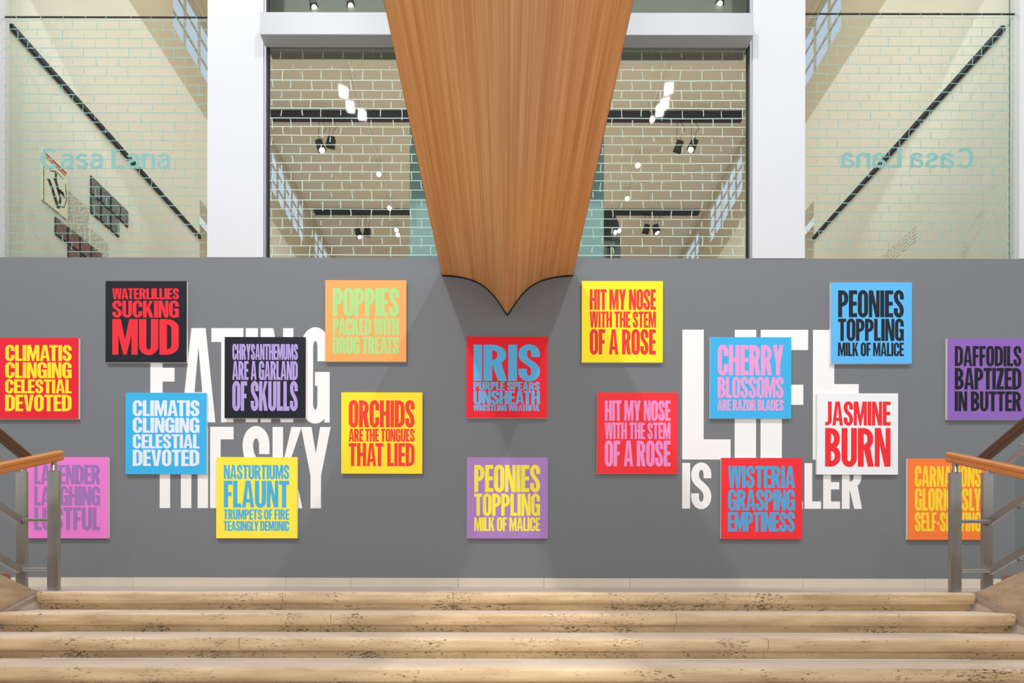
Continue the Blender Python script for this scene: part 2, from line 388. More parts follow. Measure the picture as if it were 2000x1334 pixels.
def glazing(n, xa, xb, ztop, split, label, sides=(1, 1)):
    w_ = thing('window_%d' % n, label, 'window'); del w_['category']; struct(w_)
    f = bmesh.new()
    fw = .05
    (sides[0] and box(f, xa, xa+fw, DW+.01, GD+.06, ZT-.05, ztop)); (sides[1] and box(f, xb-fw, xb, DW+.01, GD+.06, ZT-.05, ztop))
    box(f, xa+fw, xb-fw, DW+.01, GD+.06, ztop-.05, ztop)
    obj('window_frame', f, 'frame_metal', w_)
    sl = bmesh.new(); (sides[0] and box(sl, xa+fw, xa+fw+.012, GD-.02, GD+.02, ZT-.05, ztop-.05)); (sides[1] and box(sl, xb-fw-.012, xb-fw, GD-.02, GD+.02, ZT-.05, ztop-.05))
    obj('seal', sl, 'dark_seal', w_)
    if split:
        for a, b in ((ZT-.05, split-.006), (split+.006, ztop-.05)): obj('pane', B(xa+fw, xb-fw, GD-.005, GD+.005, a, b), 'glass', w_)
        obj('seal', B(xa+fw+.012, xb-fw-.012, GD-.006, GD+.006, split-.006, split+.006), 'dark_seal', w_)
    else: obj('pane', B(xa+fw, xb-fw, GD-.005, GD+.005, ZT-.05, ztop-.05), 'glass', w_)
    return w_
g1 = glazing(1, wx(-2, GD), wx(404, GD)+.06, 8.3, wz(35, GD), 'glass bay at the left with brick outlines and gallery beyond', (1, 0))
g3 = glazing(3, wx(1570, GD)-.06, wx(1989, GD), 8.3, wz(26, GD), 'glass bay at the right with brick outlines and gallery beyond', (0, 1))
g2 = glazing(2, wx(514, GD), wx(1467, GD), wz(86, GD)+.0, None, 'central glass bay with brick outlines behind the timber bridge')
g0 = glazing(10, wx(514, GD), wx(1467, GD), 8.3, None, 'clear glass strip above the pale grey beam')
for ch in g0.children:      # the strip above the beam starts at the beam
    me = ch.data
    for v in me.vertices:
        if v.co.z < ZT: v.co.z = wz(86, GD)+.001
rows_c = [101, 119.6, 138, 159, 178.5, 197, 213.6, 232.7, 249.4, 267, 284.5, 303, 320.3, 338, 354.6, 373, 392.4, 410.4, 428.7, 446.2, 463, 481.3, 499.6]
lines_on_glass('brick_print', wx(527, GD), wx(1453, GD), ZT, wz(94, GD), [wz(v, GD) for v in rows_c], 39.0*GD/F, .02, 'vinyl_front_lit', g2, th=.0115)
rows_s = [43+18.06*i for i in range(26)]
lines_on_glass('brick_print', wx(8, GD), wx(403, GD), ZT, wz(35, GD), [wz(v, GD) for v in rows_s], 44*GD/F, .16, 'vinyl_backlit', g1, th=.0105)
lines_on_glass('brick_print', wx(1572, GD), wx(1977, GD), ZT, wz(27, GD), [wz(v-7, GD) for v in rows_s], 40*GD/F, .15, 'vinyl_backlit', g3, th=.0105)

def grotesque(ch, W, s, b):
    xh = .74; o = []
    arc = lambda cx, cy, rx, ry, t0, t1: [(cx+rx*math.cos(math.radians(t)), cy+ry*math.sin(math.radians(t))) for t in [t0+(t1-t0)*i/20 for i in range(21)]]
    if ch == 'C':
        o = stroke(arc(W/2, .5, W/2-s/2, .5-b/2+.01, 42, 318), s, b)
    elif ch == 'L': o = rect(0, s, 0, 1)+rect(s, W, 0, b)
    elif ch == 'n':
        o = rect(0, s, 0, xh)+stroke([(W-s/2, 0), (W-s/2, .40)]+arc(W/2+.02, xh-.26, W/2-s/2-.02, .26-b/2+.01, 0, 150), s, b)
    elif ch == 'a':
        o = rect(W-s*1.05, W-.03, 0, .50)+stroke(arc(W/2-.01, xh-.21, W/2-s/2-.02, .21-b/2+.01, 165, -5), s*.95, b)
        o += stroke([(W-s*.7, .46), (W*.55, .43)]+arc(W*.40, .215, W*.40-s/2, .215-b/2+.012, 95, 300)+[(W-s*.8, .13)], s*.9, b*.9)
    elif ch == 's':
        q = arc(W/2, xh-.205, W/2-s/2-.01, .205-b/2+.01, 15, 190)
        q += [(W*.30, .43), (W*.5, .385), (W*.70, .34)]+arc(W/2, .205, W/2-s/2, .205-b/2+.01, 10, -165)
        o = stroke(q, s*.92, b)
    return o
def glass_name(parent, ua, ub, va, vb, mirror):
    wd = dict(C=.80, a=.62, s=.58, L=.60, n=.62); gap = .045; txt = 'Casa Lana'
    tot = sum(wd.get(c, .24) for c in txt)+gap*(len(txt)-1)
    X0, X1, Z0, H = wx(ua, GD), wx(ub, GD), wz(vb, GD), (vb-va)*GD/F; k = (X1-X0)/tot
    bm = bmesh.new(); x = 0
    for c in txt:
        if c != ' ':
            pcs = grotesque(c, wd[c], .18, .15)
            f = lambda p: ((X1-X0-(x+p[0])*k if mirror else (x+p[0])*k), p[1]*H)
            pcs = [(kd, [[f(p) for p in q] for q in d] if kd == 'strip' else [f(p) for p in d]) for kd, d in pcs]
            emit(bm, pcs, X0, Z0, GD-.016)
        x += wd.get(c, .24)+gap
    o = flat_obj('lettering', bm, 'vinyl_letters', parent); o['label'] = 'pale teal words Casa Lana' + (' reading backwards' if mirror else '')
glass_name(g1, 80, 334, 293, 333, False)
glass_name(g3, 1638, 1899, 289, 329, True)

# ------------------------------------------------------------------ the gallery behind the glass
XG = 6.45; ZC = 12.22; YE = 22.0
struct(obj('floor_gallery', B(-7.6, 7.6, DW+.31, YE, ZT-.45, ZT-.25), 'gallery_floor'))
struct(obj('ceiling_gallery', B(-7.6, 7.6, DW+.34, YE, ZC, ZC+.2), 'gallery_ceiling'))
struct(obj('wall_far', B(-7.6, 7.6, YE, YE+.2, ZT-.45, ZC), 'gallery_cream'))
ZB = 1.53*XG+EYE; ZW0 = 1.66*XG+EYE; ZW1 = 1.85*XG+EYE; YO0, YO1, ZO = 10.15, 11.9, 1.237*XG+EYE
WINS = [(9.35, 12.5), (13.3, 15.6), (16.3, 18.9)]
for sx, nm in ((-1, 'left'), (1, 'right')):
    def sb(bm, y0, y1, z0, z1, t0=0., t1=.3):
        a, b = sorted((sx*(XG+t0), sx*(XG+t1))); box(bm, a, b, y0, y1, z0, z1)
    bm = bmesh.new(); sb(bm, DW+.13, YO0, ZT-.25, ZB); sb(bm, YO0, YO1, ZO, ZB); sb(bm, YO1, YE, ZT-.25, ZB)
    struct(obj('wall_gallery_'+nm, bm, 'gallery_cream'), 'cream gallery side wall seen through the glass')
    bm = bmesh.new(); sb(bm, YO0, YO1, ZT-.25, ZO, .45, .5)
    struct(obj('wall_recess_'+nm, bm, 'gallery_beige'))
    bm = bmesh.new(); sb(bm, DW+.13, YE, ZB, ZW0, .02); sb(bm, DW+.13, YE, ZW1, ZC, .02)
    y = DW+.13
    for a, b in WINS+[(YE, YE)]: sb(bm, y, a, ZW0, ZW1, .02); y = b
    struct(obj('wall_frieze_'+nm, bm, 'gallery_beige'))
    for i, (a, b) in enumerate(WINS):
        n = 4+i+(3 if sx > 0 else 0)
        w_ = thing('window_%d' % n, 'high daylit window with a grid of glazing bars in the gallery %s wall' % nm, 'x'); del w_['category']; struct(w_)
        pb = bmesh.new(); sb(pb, a, b, ZW0, ZW1, .14, .16); obj('pane', pb, 'daylight_pane', w_)
        fr = bmesh.new(); sb(fr, a, a+.05, ZW0, ZW1, .05, .12); sb(fr, b-.05, b, ZW0, ZW1, .05, .12); sb(fr, a, b, ZW0, ZW0+.05, .05, .12); sb(fr, a, b, ZW1-.05, ZW1, .05, .12)
        obj('window_frame', fr, 'gallery_beige', w_)
        nx = int((b-a)/.42)
        for k in range(1, nx):
            g = bmesh.new(); yy = a+(b-a)*k/nx; sb(g, yy-.018, yy+.018, ZW0, ZW1, .06, .10); obj('glazing_bar', g, 'gallery_beige', w_)
        for k in (1, 2):
            g = bmesh.new(); zz = ZW0+(ZW1-ZW0)*k/3; sb(g, a, b, zz-.018, zz+.018, .062, .098); obj('glazing_bar', g, 'gallery_beige', w_)
    # dark lighting track fixed along the side wall
    zt = (V0-46)/(U0-10)*XG+EYE
    bm = bmesh.new(); a, b = sorted((sx*(XG-.05), sx*(XG-.001))); box(bm, a, b, DW+.16, YO0-.02, zt-.035, zt+.035, bev=.008)
    tag(obj('light_track', bm, 'track_paint'), 'long dark lighting track running along the gallery %s wall' % nm, 'track')

# cross tracks and long tracks on the ceiling
for (yy, hw, dz, lab) in ((12.55, 6.1, .16, 'near dark track crossing the gallery ceiling behind the central bay'), (15.85, 6.3, .10, 'far dark track crossing the gallery ceiling behind the central bay')):
    tag(obj('light_track', B(-hw, hw, yy-.07, yy+.07, ZC-.03-dz, ZC-.001, bev=.012), 'track_paint'), lab, 'track')
RX = .3146*(ZC-.35-EYE)
for sx, nm in ((-1, 'left'), (1, 'right')):
    t = thing('spotlight_rail', 'thin pale rail along the gallery ceiling, %s half of the central bay, with lit spots' % nm, 'track', (sx*RX, 11, ZC))
    obj('rail', B(sx*RX-.015, sx*RX+.015, 9.5, 12.475, ZC-.05, ZC-.001), 'gallery_cream', t)
    obj('rail', B(sx*RX-.015, sx*RX+.015, 12.625, 15.775, ZC-.05, ZC-.001), 'gallery_cream', t)
    vs = (340, 406, 449, 458) if sx < 0 else (233, 322, 387)
    for i, v in enumerate(vs):
        zl = ZC-.35; d = (zl-EYE)*F/(V0-v)
        s = thing('ceiling_spot', '', 'spotlight', (sx*RX, d, zl))
        far = 'farthest' if i == len(vs)-1 else ['nearest', 'second nearest', 'third nearest'][i]
        s['label'] = '%s lit spot on the ceiling rail in the %s half of the central bay' % (far, nm)
        s['group'] = 'lit spots on the %s ceiling rail' % nm
        bm = bmesh.new(); tube(bm, (sx*RX, d, zl+.05), (sx*RX, d, ZC-.002), .012, 8); obj('stem', bm, 'gallery_cream', s)
        r = .07
        bm = bmesh.new(); tube(bm, (sx*RX, d, zl+.06), (sx*RX, d-.05, zl-.05), r*.75, 14, r); obj('lamp_head', bm, 'white_paint', s)
        dirv = Vector((0, -.05, -.11)).normalized(); p = Vector((sx*RX, d-.05, zl-.05))
        bm = bmesh.new(); tube(bm, p, p+dirv*.012, r*.92, 14); obj('lens', bm, 'lamp_face', s)
# paired black spotlights hanging from the cross tracks on wires
def hung_spot(u, v, yy, dz, tilt, lab, lit):
    d = yy; X = (u-U0)*d/F; Z = EYE+(V0-v)*d/F; top = ZC-.037-dz
    t = thing('hanging_spotlight', lab, 'spotlight', (X, d, Z), 'black spotlights hung from the cross tracks')
    c, s_ = math.cos(tilt), math.sin(tilt); h = .125
    bm = bmesh.new(); box(bm, -.085, .085, -.06, .06, -h, h, bev=.008)
    for vv in bm.verts: x, z = vv.co.x*(1+.25*(vv.co.z < 0)), vv.co.z; vv.co.x = X+x*c-z*s_; vv.co.z = Z+x*s_+z*c; vv.co.y += d
    obj('housing', bm, 'black_metal', t)
    bm = bmesh.new(); tube(bm, (X-.05, d, Z+.09), (X-.03, d, top), .006, 6); obj('wire', bm, 'black_metal', t)
    bm = bmesh.new()
    pts = [Vector((X+.05, d, Z+.09)), Vector((X+.06, d, Z+.3)), Vector((X+.16, d, (Z+top)/2+.12)), Vector((X+.05, d, top))]
    for p, q in zip(pts, pts[1:]): tube(bm, p, q, .006, 6)
    obj('wire', bm, 'black_metal', t)
    if lit:
        bm = bmesh.new(); p = Vector((X+s_*h, d, Z-c*h)); tube(bm, p, p+Vector((s_, 0, -c))*.012, .07, 14); obj('lens', bm, 'lamp_face', t)
for a in ((624, 285, 12.55, .16, .35, 'lit black spotlight hung on wires under the near track, left half', True),
          (645, 279, 12.55, .16, -.2, 'unlit black spotlight hung on wires beside a lit one under the near track, left half', False),
          (1324, 286, 12.55, .16, -.3, 'inner of two black spotlights hung on wires under the near track, right half', False),
          (1352, 283, 12.55, .16, -.45, 'outer of two black spotlights hung under the near track, right half', True),
          (699, 456, 15.85, .10, .3, 'lit black spotlight hung on wires under the far track, left half', True),
          (716, 454, 15.85, .10, -.1, 'unlit black spotlight hung on wires under the far track, left half', False),
          (1261, 447, 15.85, .10, -.2, 'inner of two black spotlights hung on wires under the far track, right half', False),
          (1280, 447, 15.85, .10, .35, 'outer of two black spotlights hung on wires under the far track, right half', True)):
    hung_spot(*a)
# spotlights behind the pale beam
for u, v, tl, lab in ((611, 12, .5, 'black spotlight standing over the pale beam, leftmost'), (683, 8, .25, 'black spotlight over the pale beam nearest the timber bridge, left side'), (1404, 3, -.35, 'black spotlight over the pale beam at the right')):
    d = GD+.30; p = px(u, v, d)
    t = thing('spotlight', lab, 'spotlight', p, 'spotlights above the pale beam')
    a = Vector((math.sin(tl)*.6, -.25, -1)).normalized()
    bm = bmesh.new(); tube(bm, p-a*.09, p+a*.05, .045, 16, .055); obj('housing', bm, 'black_metal', t)
    bm = bmesh.new(); tube(bm, p+a*.05, p+a*.056, .036, 16); obj('lens', bm, 'lamp_face', t)
    bm = bmesh.new(); box(bm, p.x+.045, p.x+.075, p.y+.0, p.y+.03, wz(92, d), p.z+.02); obj('stem', bm, 'black_metal', t)
# blind box behind the head of the central bay, which carries those spotlights
struct(obj('trim_6', B(wx(528, 6.9), wx(1452, 6.9), 6.45, 6.95, EYE+(V0-118)*6.95/F, EYE+(V0-118)*6.95/F+.35), 'blind_grey'), 'grey box beam behind the head of the central glass')
mat('bulkhead_grey', (190, 190, 188), .7)
struct(obj('trim_7', B(wx(520, 6.75), wx(1462, 6.75), 6.96, 7.1, EYE+(V0-50)*6.96/F, 9.4), 'bulkhead_grey'), 'light grey bulkhead above the box beam')
# pale blue partition behind the bridge
pt = thing('partition', 'pale blue free-standing gallery partition glimpsed behind the timber bridge', 'partition', (0, 8, ZT-.25))
hwp = 190*8.0/F
obj('panel', B(-hwp, hwp, 8.0, 8.25, ZT-.25, 8.0, bev=.01), 'partition_blue', pt)
# arched black cabinet beside it
bm = bmesh.new(); xa, xb, zt = hwp+.01, hwp+.01+.37, px(0, 425, 8.6).z
pts = [(xa, ZT-.25), (xb, ZT-.25), (xb, zt-.5)]+[(xa+(xb-xa)*(.5+.5*math.cos(math.radians(t))), zt-.5+.5*math.sin(math.radians(t))) for t in range(12, 180, 12)]+[(xa, zt-.5)]
prism(bm, pts, 'Y', 8.45, 8.6)
arch = thing('arched_display', 'black arched display standing in the gallery right of the blue partition', 'display', (xa, 8.5, ZT-.25))
obj('back_panel', bm, 'black_metal', arch)
bm = bmesh.new(); box(bm, xa+.02, xa+.12, 8.40, 8.45, ZT-.25, zt-.55); box(bm, xa+.12, xb-.1, 8.42, 8.45, zt-.62, zt-.55); obj('shelf', bm, 'blind_grey', arch)
for uu in (1201, 1209):
    p = px(uu, 452 if uu < 1205 else 449, 8.40); bm = bmesh.new(); tube(bm, p, p+Vector((0, .03, 0)), .028, 14); obj('lamp', bm, 'lamp_face', arch)
bm = bmesh.new(); tube(bm, (xa+.2, 8.43, ZT-.25), (xa+.2, 8.43, zt-.65), .02, 10); obj('stand', bm, 'poster_paper', arch)
bm = bmesh.new(); box(bm, xa+.05, xb-.04, 8.40, 8.448, ZT+.0, ZT+.12); obj('shelf', bm, 'canvas_edge', arch)

# pictures on the gallery left wall (rectangles in wall coordinates: depth range and height range)
def on_wall(u, v, sx=-1):
    k = abs(u-U0); return F*XG/k, EYE+(V0-v)/k*XG
def wall_panel(name, parent, y0, y1, z0, z1, m, sx=-1, t=.02, off=0):
    a, b = sorted((sx*(XG-off), sx*(XG-off-t))); return obj(name, B(a, b, y0, y1, z0, z1), m, parent)
mono_labels = ['upper row, nearest', 'upper row, second', 'upper row, third', 'upper row, farthest', 'lower row, nearest', 'lower row, second', 'lower row, third']
for i in range(7):
    r, c = divmod(i, 4); ya, zt_ = on_wall(173, 343); yb = on_wall(248, 412)[0]; wdt = (yb-ya)/4
    y0 = ya+wdt*c+.01; y1 = ya+wdt*(c+1)-.01; z1 = zt_-r*.30; z0 = z1-.27
    ph = thing('photo_print', 'black and white photo print on the gallery wall, '+mono_labels[i], 'photo', (-XG, y0, z0), 'black and white prints on the gallery left wall')
    wall_panel('mount', ph, y0, y1, z0, z1, 'ink', off=.001)
    wall_panel('image', ph, y0+.01, y1-.01, z0+.012, z1-.012, 'photo_mono', t=.004, off=.022)
zt_ = on_wall(105, 425)[1]
red = [(105, 126, 0), (129, 151, 0), (153, 172, 0), (175, 196, 0), (130, 151, 1), (154, 172, 1)]
rl = ['upper row, nearest', 'upper row, second', 'upper row, third', 'upper row, farthest', 'lower row, nearest', 'lower row, second']
for (ua, ub, r), lb in zip(red, rl):
    y0, y1 = on_wall(ua, 0)[0], on_wall(ub, 0)[0]; z1 = zt_-r*.27; z0 = z1-.245
    ph = thing('photo_print', 'reddish photo print low on the gallery wall, '+lb, 'photo', (-XG, y0, z0), 'reddish prints on the gallery left wall')
    wall_panel('mount', ph, y0, y1, z0, z1, 'ink', off=.001); wall_panel('image', ph, y0+.008, y1-.008, z0+.01, z1-.01, 'photo_red', t=.004, off=.022)
# line drawing poster
y0, z1 = on_wall(80, 292); y1 = on_wall(128, 340)[0]; z0 = on_wall(80, 392)[1]
ps = thing('poster', 'cream poster with a black ink figure and red heading on the gallery left wall', 'poster', (-XG, y0, z0))
wall_panel('sheet', ps, y0, y1, z0, z1, 'poster_paper', off=.001)
wall_panel('border', ps, y0, y0+.008, z0, z1, 'ink', t=.003, off=.022)
def wline(bm, pts, th, off=.025):
    for (ya, za), (yb, zb) in zip(pts, pts[1:]):
        dx, dz = yb-ya, zb-za; l = math.hypot(dx, dz); nx, nz = -dz/l*th/2, dx/l*th/2
        x = -XG+off
        bm.faces.new([bm.verts.new((x, p, q)) for p, q in ((ya+nx, za+nz), (yb+nx, zb+nz), (yb-nx, zb-nz), (ya-nx, za-nz))])
def rel(a, b): return (y0+(y1-y0)*a, z0+(z1-z0)*b)
bm = bmesh.new(); wline(bm, [rel(.05, .95), rel(.95, .93)], .025); wline(bm, [rel(.1, .89), rel(.9, .87)], .015); flat_obj('heading', bm, 'ink_red', ps)
bm = bmesh.new()
for poly, th in (([(.2, .5), (.3, .42), (.45, .25), (.6, .08)], .05), ([(.45, .62), (.55, .52), (.6, .42), (.75, .48), (.85, .40)], .045), ([(.5, .75), (.5, .62)], .03), ([(.1, .75), (.3, .7), (.5, .78), (.8, .76)], .01),
                 ([(.9, .7), (.95, .4), (.85, .2), (.6, .12)], .01), ([(.6, .42), (.7, .3), (.65, .2)], .035)):
    wline(bm, [rel(*p) for p in poly], th)
flat_obj('drawing', bm, 'ink', ps)
# printed text on both side walls
def wall_text(lab, sx, ya, yb, z0_, z1_, n):
    bm = bmesh.new(); rnd = random.Random(n)
    for i in range(n):
        z = z0_+(z1_-z0_)*i/n; y = ya
        while y < yb-.03:
            l = rnd.uniform(.03, .10)
            x = sx*(XG-.004)
            bm.faces.new([bm.verts.new((x, p, q)) for p, q in ((y, z), (min(y+l, yb), z), (min(y+l, yb), z+.008), (y, z+.004))]); y += l+.02
    o = flat_obj('wall_text', bm, 'text_grey', None); o['kind'] = 'stuff'; tag(o, lab, 'text')
ya = on_wall(130, 0)[0]; yb = on_wall(172, 0)[0]
wall_text('fine printed text block on the gallery left wall, nearer one', -1, ya, yb, 5.22, 5.82, 26)
wall_text('fine printed text block on the gallery left wall, below the monochrome prints', -1, yb+.03, on_wall(213, 0)[0], 4.72, 5.55, 30)
ya = F*XG/(1790-U0); yb = F*XG/(1705-U0)
wall_text('fine printed text lines on the gallery right wall, upper', 1, ya, yb, 5.45, 5.72, 5)
wall_text('fine printed text lines on the gallery right wall, lower', 1, F*XG/(1740-U0), F*XG/(1700-U0)+.6, 4.85, 5.2, 6)

# ------------------------------------------------------------------ white wall lettering
SC = 3.421
def wall_word(name_label, rows):
    t = thing('wall_lettering', name_label, 'lettering', (wx(rows[0][1][0][1]), DW, wz(rows[-1][0][1])))
    for (va, vb), letters, s_px, b_px in rows:
        H = (vb-va)*DW/F
        for ch, ua, ub in letters:
            bm = bmesh.new(); emit(bm, glyph(ch, (ub-ua)*DW/F, H, s_px*DW/F, b_px*DW/F), wx(ua), wz(vb), DW-.0015)
            flat_obj('letter', bm, 'white_vinyl', t)
cl = lambda L, off: [(c, off+a/SC, off+b/SC) for c, a, b in L]
wall_word('white condensed words EATING THE SKY lettered on the grey wall, left half', [
    ((642, 826), cl([('E', 45, 215), ('A', 252, 480), ('T', 452, 666), ('I', 682, 763), ('N', 782, 1000), ('G', 1050, 1243)], 280), 24, 27),
    ((834.7, 993.5), cl([('T', 45, 242), ('H', 250, 432), ('E', 445, 602), ('S', 662, 842), ('K', 862, 1062), ('Y', 1052, 1250)], 280), 20.5, 24.5)])
wall_word('white condensed words LIFE IS A KILLER lettered on the grey wall, right half', [
    ((643.4, 896.9), cl([('L', 75, 398), ('I', 425, 568), ('F', 598, 915), ('E', 947, 1270)], 1310), 41.7, 39.5),
    ((903.6, 992.8), cl([('I', 75, 128), ('S', 135, 270), ('A', 335, 475), ('K', 530, 672), ('I', 690, 743), ('L', 765, 882), ('L', 892, 1003), ('E', 1017, 1130), ('R', 1142, 1277)], 1310), 15.2, 14.4)])

# ------------------------------------------------------------------ the painted text panels
TH = .035; DF = DW-TH
def cm(name, rgb):
    if name not in M: mat(name, rgb, 0.55, var=0.012, scale=3, spec=0.3)
    return name
def panel(label, u0, v0, bg, fg, tx, lines):
    x0, x1 = wx(u0, DF), wx(u0+158.3, DF); z1, z0 = wz(v0, DF), wz(v0+158.6, DF)
    t = thing('text_painting', label, 'painting', ((x0+x1)/2, DW, z0), 'square painted text panels on the grey wall')
    bgm = cm('paint_%d_%d_%d' % bg, bg); fgm = cm('paint_%d_%d_%d' % fg, fg)
    bm = bmesh.new(); box(bm, x0+.0015, x1-.0015, DF+.003, DW-.002, z0+.0015, z1-.0015, bev=.002); obj('stretcher', bm, 'canvas_edge', t)
    bm = bmesh.new(); box(bm, x0, x1, DF, DF+.003, z0, z1); obj('painted_face', bm, bgm, t)
    for txt, va, vb in lines:
        o = text_line(txt, wx(tx[0], DF), wx(tx[1], DF), wz(vb, DF), wz(va, DF), DF-.0008, fgm, t)
    return t
panel('black square panel with red words WATERLILLIES SUCKING MUD', 205.3, 550.2, (14, 16, 28), (236, 38, 52), (218.5, 348.5), [('WATERLILLIES', 564.5, 585.7), ('SUCKING', 588.5, 621.5), ('MUD', 624.5, 694)])
panel('red square panel with yellow words CLIMATIS CLINGING CELESTIAL DEVOTED at the left edge', -6, 661, (230, 22, 46), (253, 224, 40), (9.6, 139.3), [('CLIMATIS', 675.7, 706.6), ('CLINGING', 709.3, 740.3), ('CELESTIAL', 742.8, 769.8), ('DEVOTED', 772.5, 804.8)])
panel('sky blue square panel with pale words CLIMATIS CLINGING CELESTIAL DEVOTED', 244.5, 768.3, (56, 178, 230), (228, 234, 242), (259, 389), [('CLIMATIS', 783.2, 814), ('CLINGING', 817, 846.5), ('CELESTIAL', 849.5, 877), ('DEVOTED', 879.6, 911.4)])
panel('black square panel with violet words CHRYSANTHEMUMS ARE A GARLAND OF SKULLS', 438, 659, (15, 17, 28), (176, 156, 216), (453.2, 581), [('CHRYSANTHEMUMS', 672.8, 703.7), ('ARE A GARLAND', 706.2, 742.9), ('OF SKULLS', 745.6, 803.1)])
panel('orange square panel with light green words POPPIES PACKED WITH DRUG TREATS', 634.2, 547.8, (254, 166, 88), (165, 218, 135), (649.2, 778.4), [('POPPIES', 563.5, 618.8), ('PACKED WITH', 622.2, 655.8), ('DRUG TREATS', 658.6, 691.7)])
panel('yellow square panel with blue words NASTURTIUMS FLAUNT TRUMPETS OF FIRE', 422, 893.6, (255, 233, 72), (74, 178, 220), (436.8, 564.5), [('NASTURTIUMS', 908.9, 936.7), ('FLAUNT', 939.8, 992.1), ('TRUMPETS OF FIRE', 995.7, 1015.6), ('TEASINGLY DEMONIC', 1018.5, 1037.7)])
panel('yellow square panel with red words ORCHIDS ARE THE TONGUES THAT LIED', 666, 766.8, (255, 228, 42), (246, 62, 46), (680.6, 809.2), [('ORCHIDS', 782.5, 835), ('ARE THE TONGUES', 838, 863), ('THAT LIED', 866, 911)])
panel('pink square panel with purple words LAVENDER LAUGHING LUSTFUL behind the left railing', 52.2, 894.2, (238, 124, 204), (158, 114, 180), (66.6, 195.3), [('LAVENDER', 909.5, 947.4), ('LAUGHING', 951.2, 989), ('LUSTFUL', 992.4, 1037)])
panel('red square panel with blue words IRIS PURPLE SPEARS UNSHEATH WRESTLING WRATHFUL below the bridge tip', 910.3, 657.5, (240, 22, 44), (92, 184, 232), (924.2, 1053.8), [('IRIS', 673.5, 744), ('PURPLE SPEARS', 746, 762), ('UNSHEATH', 763.4, 789.8), ('WRESTLING WRATHFUL', 790.9, 802.6)])
panel('purple square panel with yellow words PEONIES TOPPLING MILK OF MALICE', 911.4, 893.2, (170, 128, 192), (250, 230, 66), (926, 1054.6), [('PEONIES', 908.2, 961.2), ('TOPPLING', 964.2, 1007.6), ('MILK OF MALICE', 1010.6, 1037.2)])
panel('yellow square panel with red words HIT MY NOSE WITH THE STEM OF A ROSE', 1135.5, 548.6, (254, 232, 28), (230, 50, 46), (1151, 1280.2), [('HIT MY NOSE', 564.8, 604.6), ('WITH THE STEM', 608, 639.4), ('OF A ROSE', 642.8, 692)])
panel('red square panel with pink words HIT MY NOSE WITH THE STEM OF A ROSE', 1165.3, 766.2, (246, 46, 52), (248, 148, 206), (1180.7, 1309), [('HIT MY NOSE', 781.7, 821.5), ('WITH THE STEM', 824.9, 857.2), ('OF A ROSE', 860.2, 910.3)])
panel('blue square panel with pink words CHERRY BLOSSOMS ARE RAZOR BLADES', 1386.4, 657.6, (58, 178, 230), (236, 156, 208), (1400.8, 1529.6), [('CHERRY', 673, 732.4), ('BLOSSOMS', 735.4, 776.6), ('ARE RAZOR BLADES', 779.8, 801.3)])
panel('light blue square panel with black words PEONIES TOPPLING MILK OF MALICE', 1622, 550.2, (92, 182, 240), (16, 26, 36), (1636, 1764.4), [('PEONIES', 565.9, 618.4), ('TOPPLING', 621.4, 664.6), ('MILK OF MALICE', 668, 694.3)])
panel('white square panel with red words JASMINE BURN', 1595.2, 767, (240, 239, 240), (240, 40, 46), (1611, 1738.8), [('JASMINE', 783.1, 830), ('BURN', 834.8, 910.3)])
panel('red square panel with blue words WISTERIA GRASPING EMPTINESS', 1408.2, 893.4, (242, 44, 50), (70, 166, 214), (1421.6, 1552), [('WISTERIA', 909.2, 952.4), ('GRASPING', 955.4, 996.2), ('EMPTINESS', 999.4, 1037.4)])
panel('purple square panel with black words DAFFODILS BAPTIZED IN BUTTER at the right edge', 1850, 659.4, (142, 98, 182), (14, 11, 22), (1864, 1994), [('DAFFODILS', 674.3, 713.6), ('BAPTIZED', 717, 759.2), ('IN BUTTER', 762.8, 801.5)])
panel('orange square panel with yellow words CARNATIONS GLORIOUSLY SELF-SERVING behind the right railing', 1772.8, 894.2, (251, 124, 50), (255, 212, 42), (1786.4, 1916.2), [('CARNATIONS', 909, 949.4), ('GLORIOUSLY', 952.4, 996), ('SELF-SERVING', 999.3, 1036.2)])

# ------------------------------------------------------------------ the timber bridge overhead
br = thing('timber_bridge', 'honey-coloured timber bridge with keel-shaped underside running overhead to the wall', 'bridge', (0, DW-.01, wz(613)))
prof_px = [(862, 538), (875, 538.6), (889, 539.8), (902, 542), (914, 545), (925, 548.6), (937, 554.5), (947, 561), (956, 569), (964, 577.5), (972, 588), (980, 599.5), (986, 609), (990, 613.5)]
prof = [((u-990)*DW/F, wz(v)) for u, v in prof_px]
prof = [(x+wx(990), z) for x, z in prof]; ctr = wx(990)
full = prof+[(2*ctr-x, z) for x, z in prof[-2::-1]]
Y0, Y1 = -8.0, DW-.004
def skin(bm, pts, y0, y1):
    a = [bm.verts.new((x, y0, z)) for x, z in pts]; b = [bm.verts.new((x, y1, z)) for x, z in pts]
    return [bm.faces.new((a[i], a[i+1], b[i+1], b[i])) for i in range(len(pts)-1)]
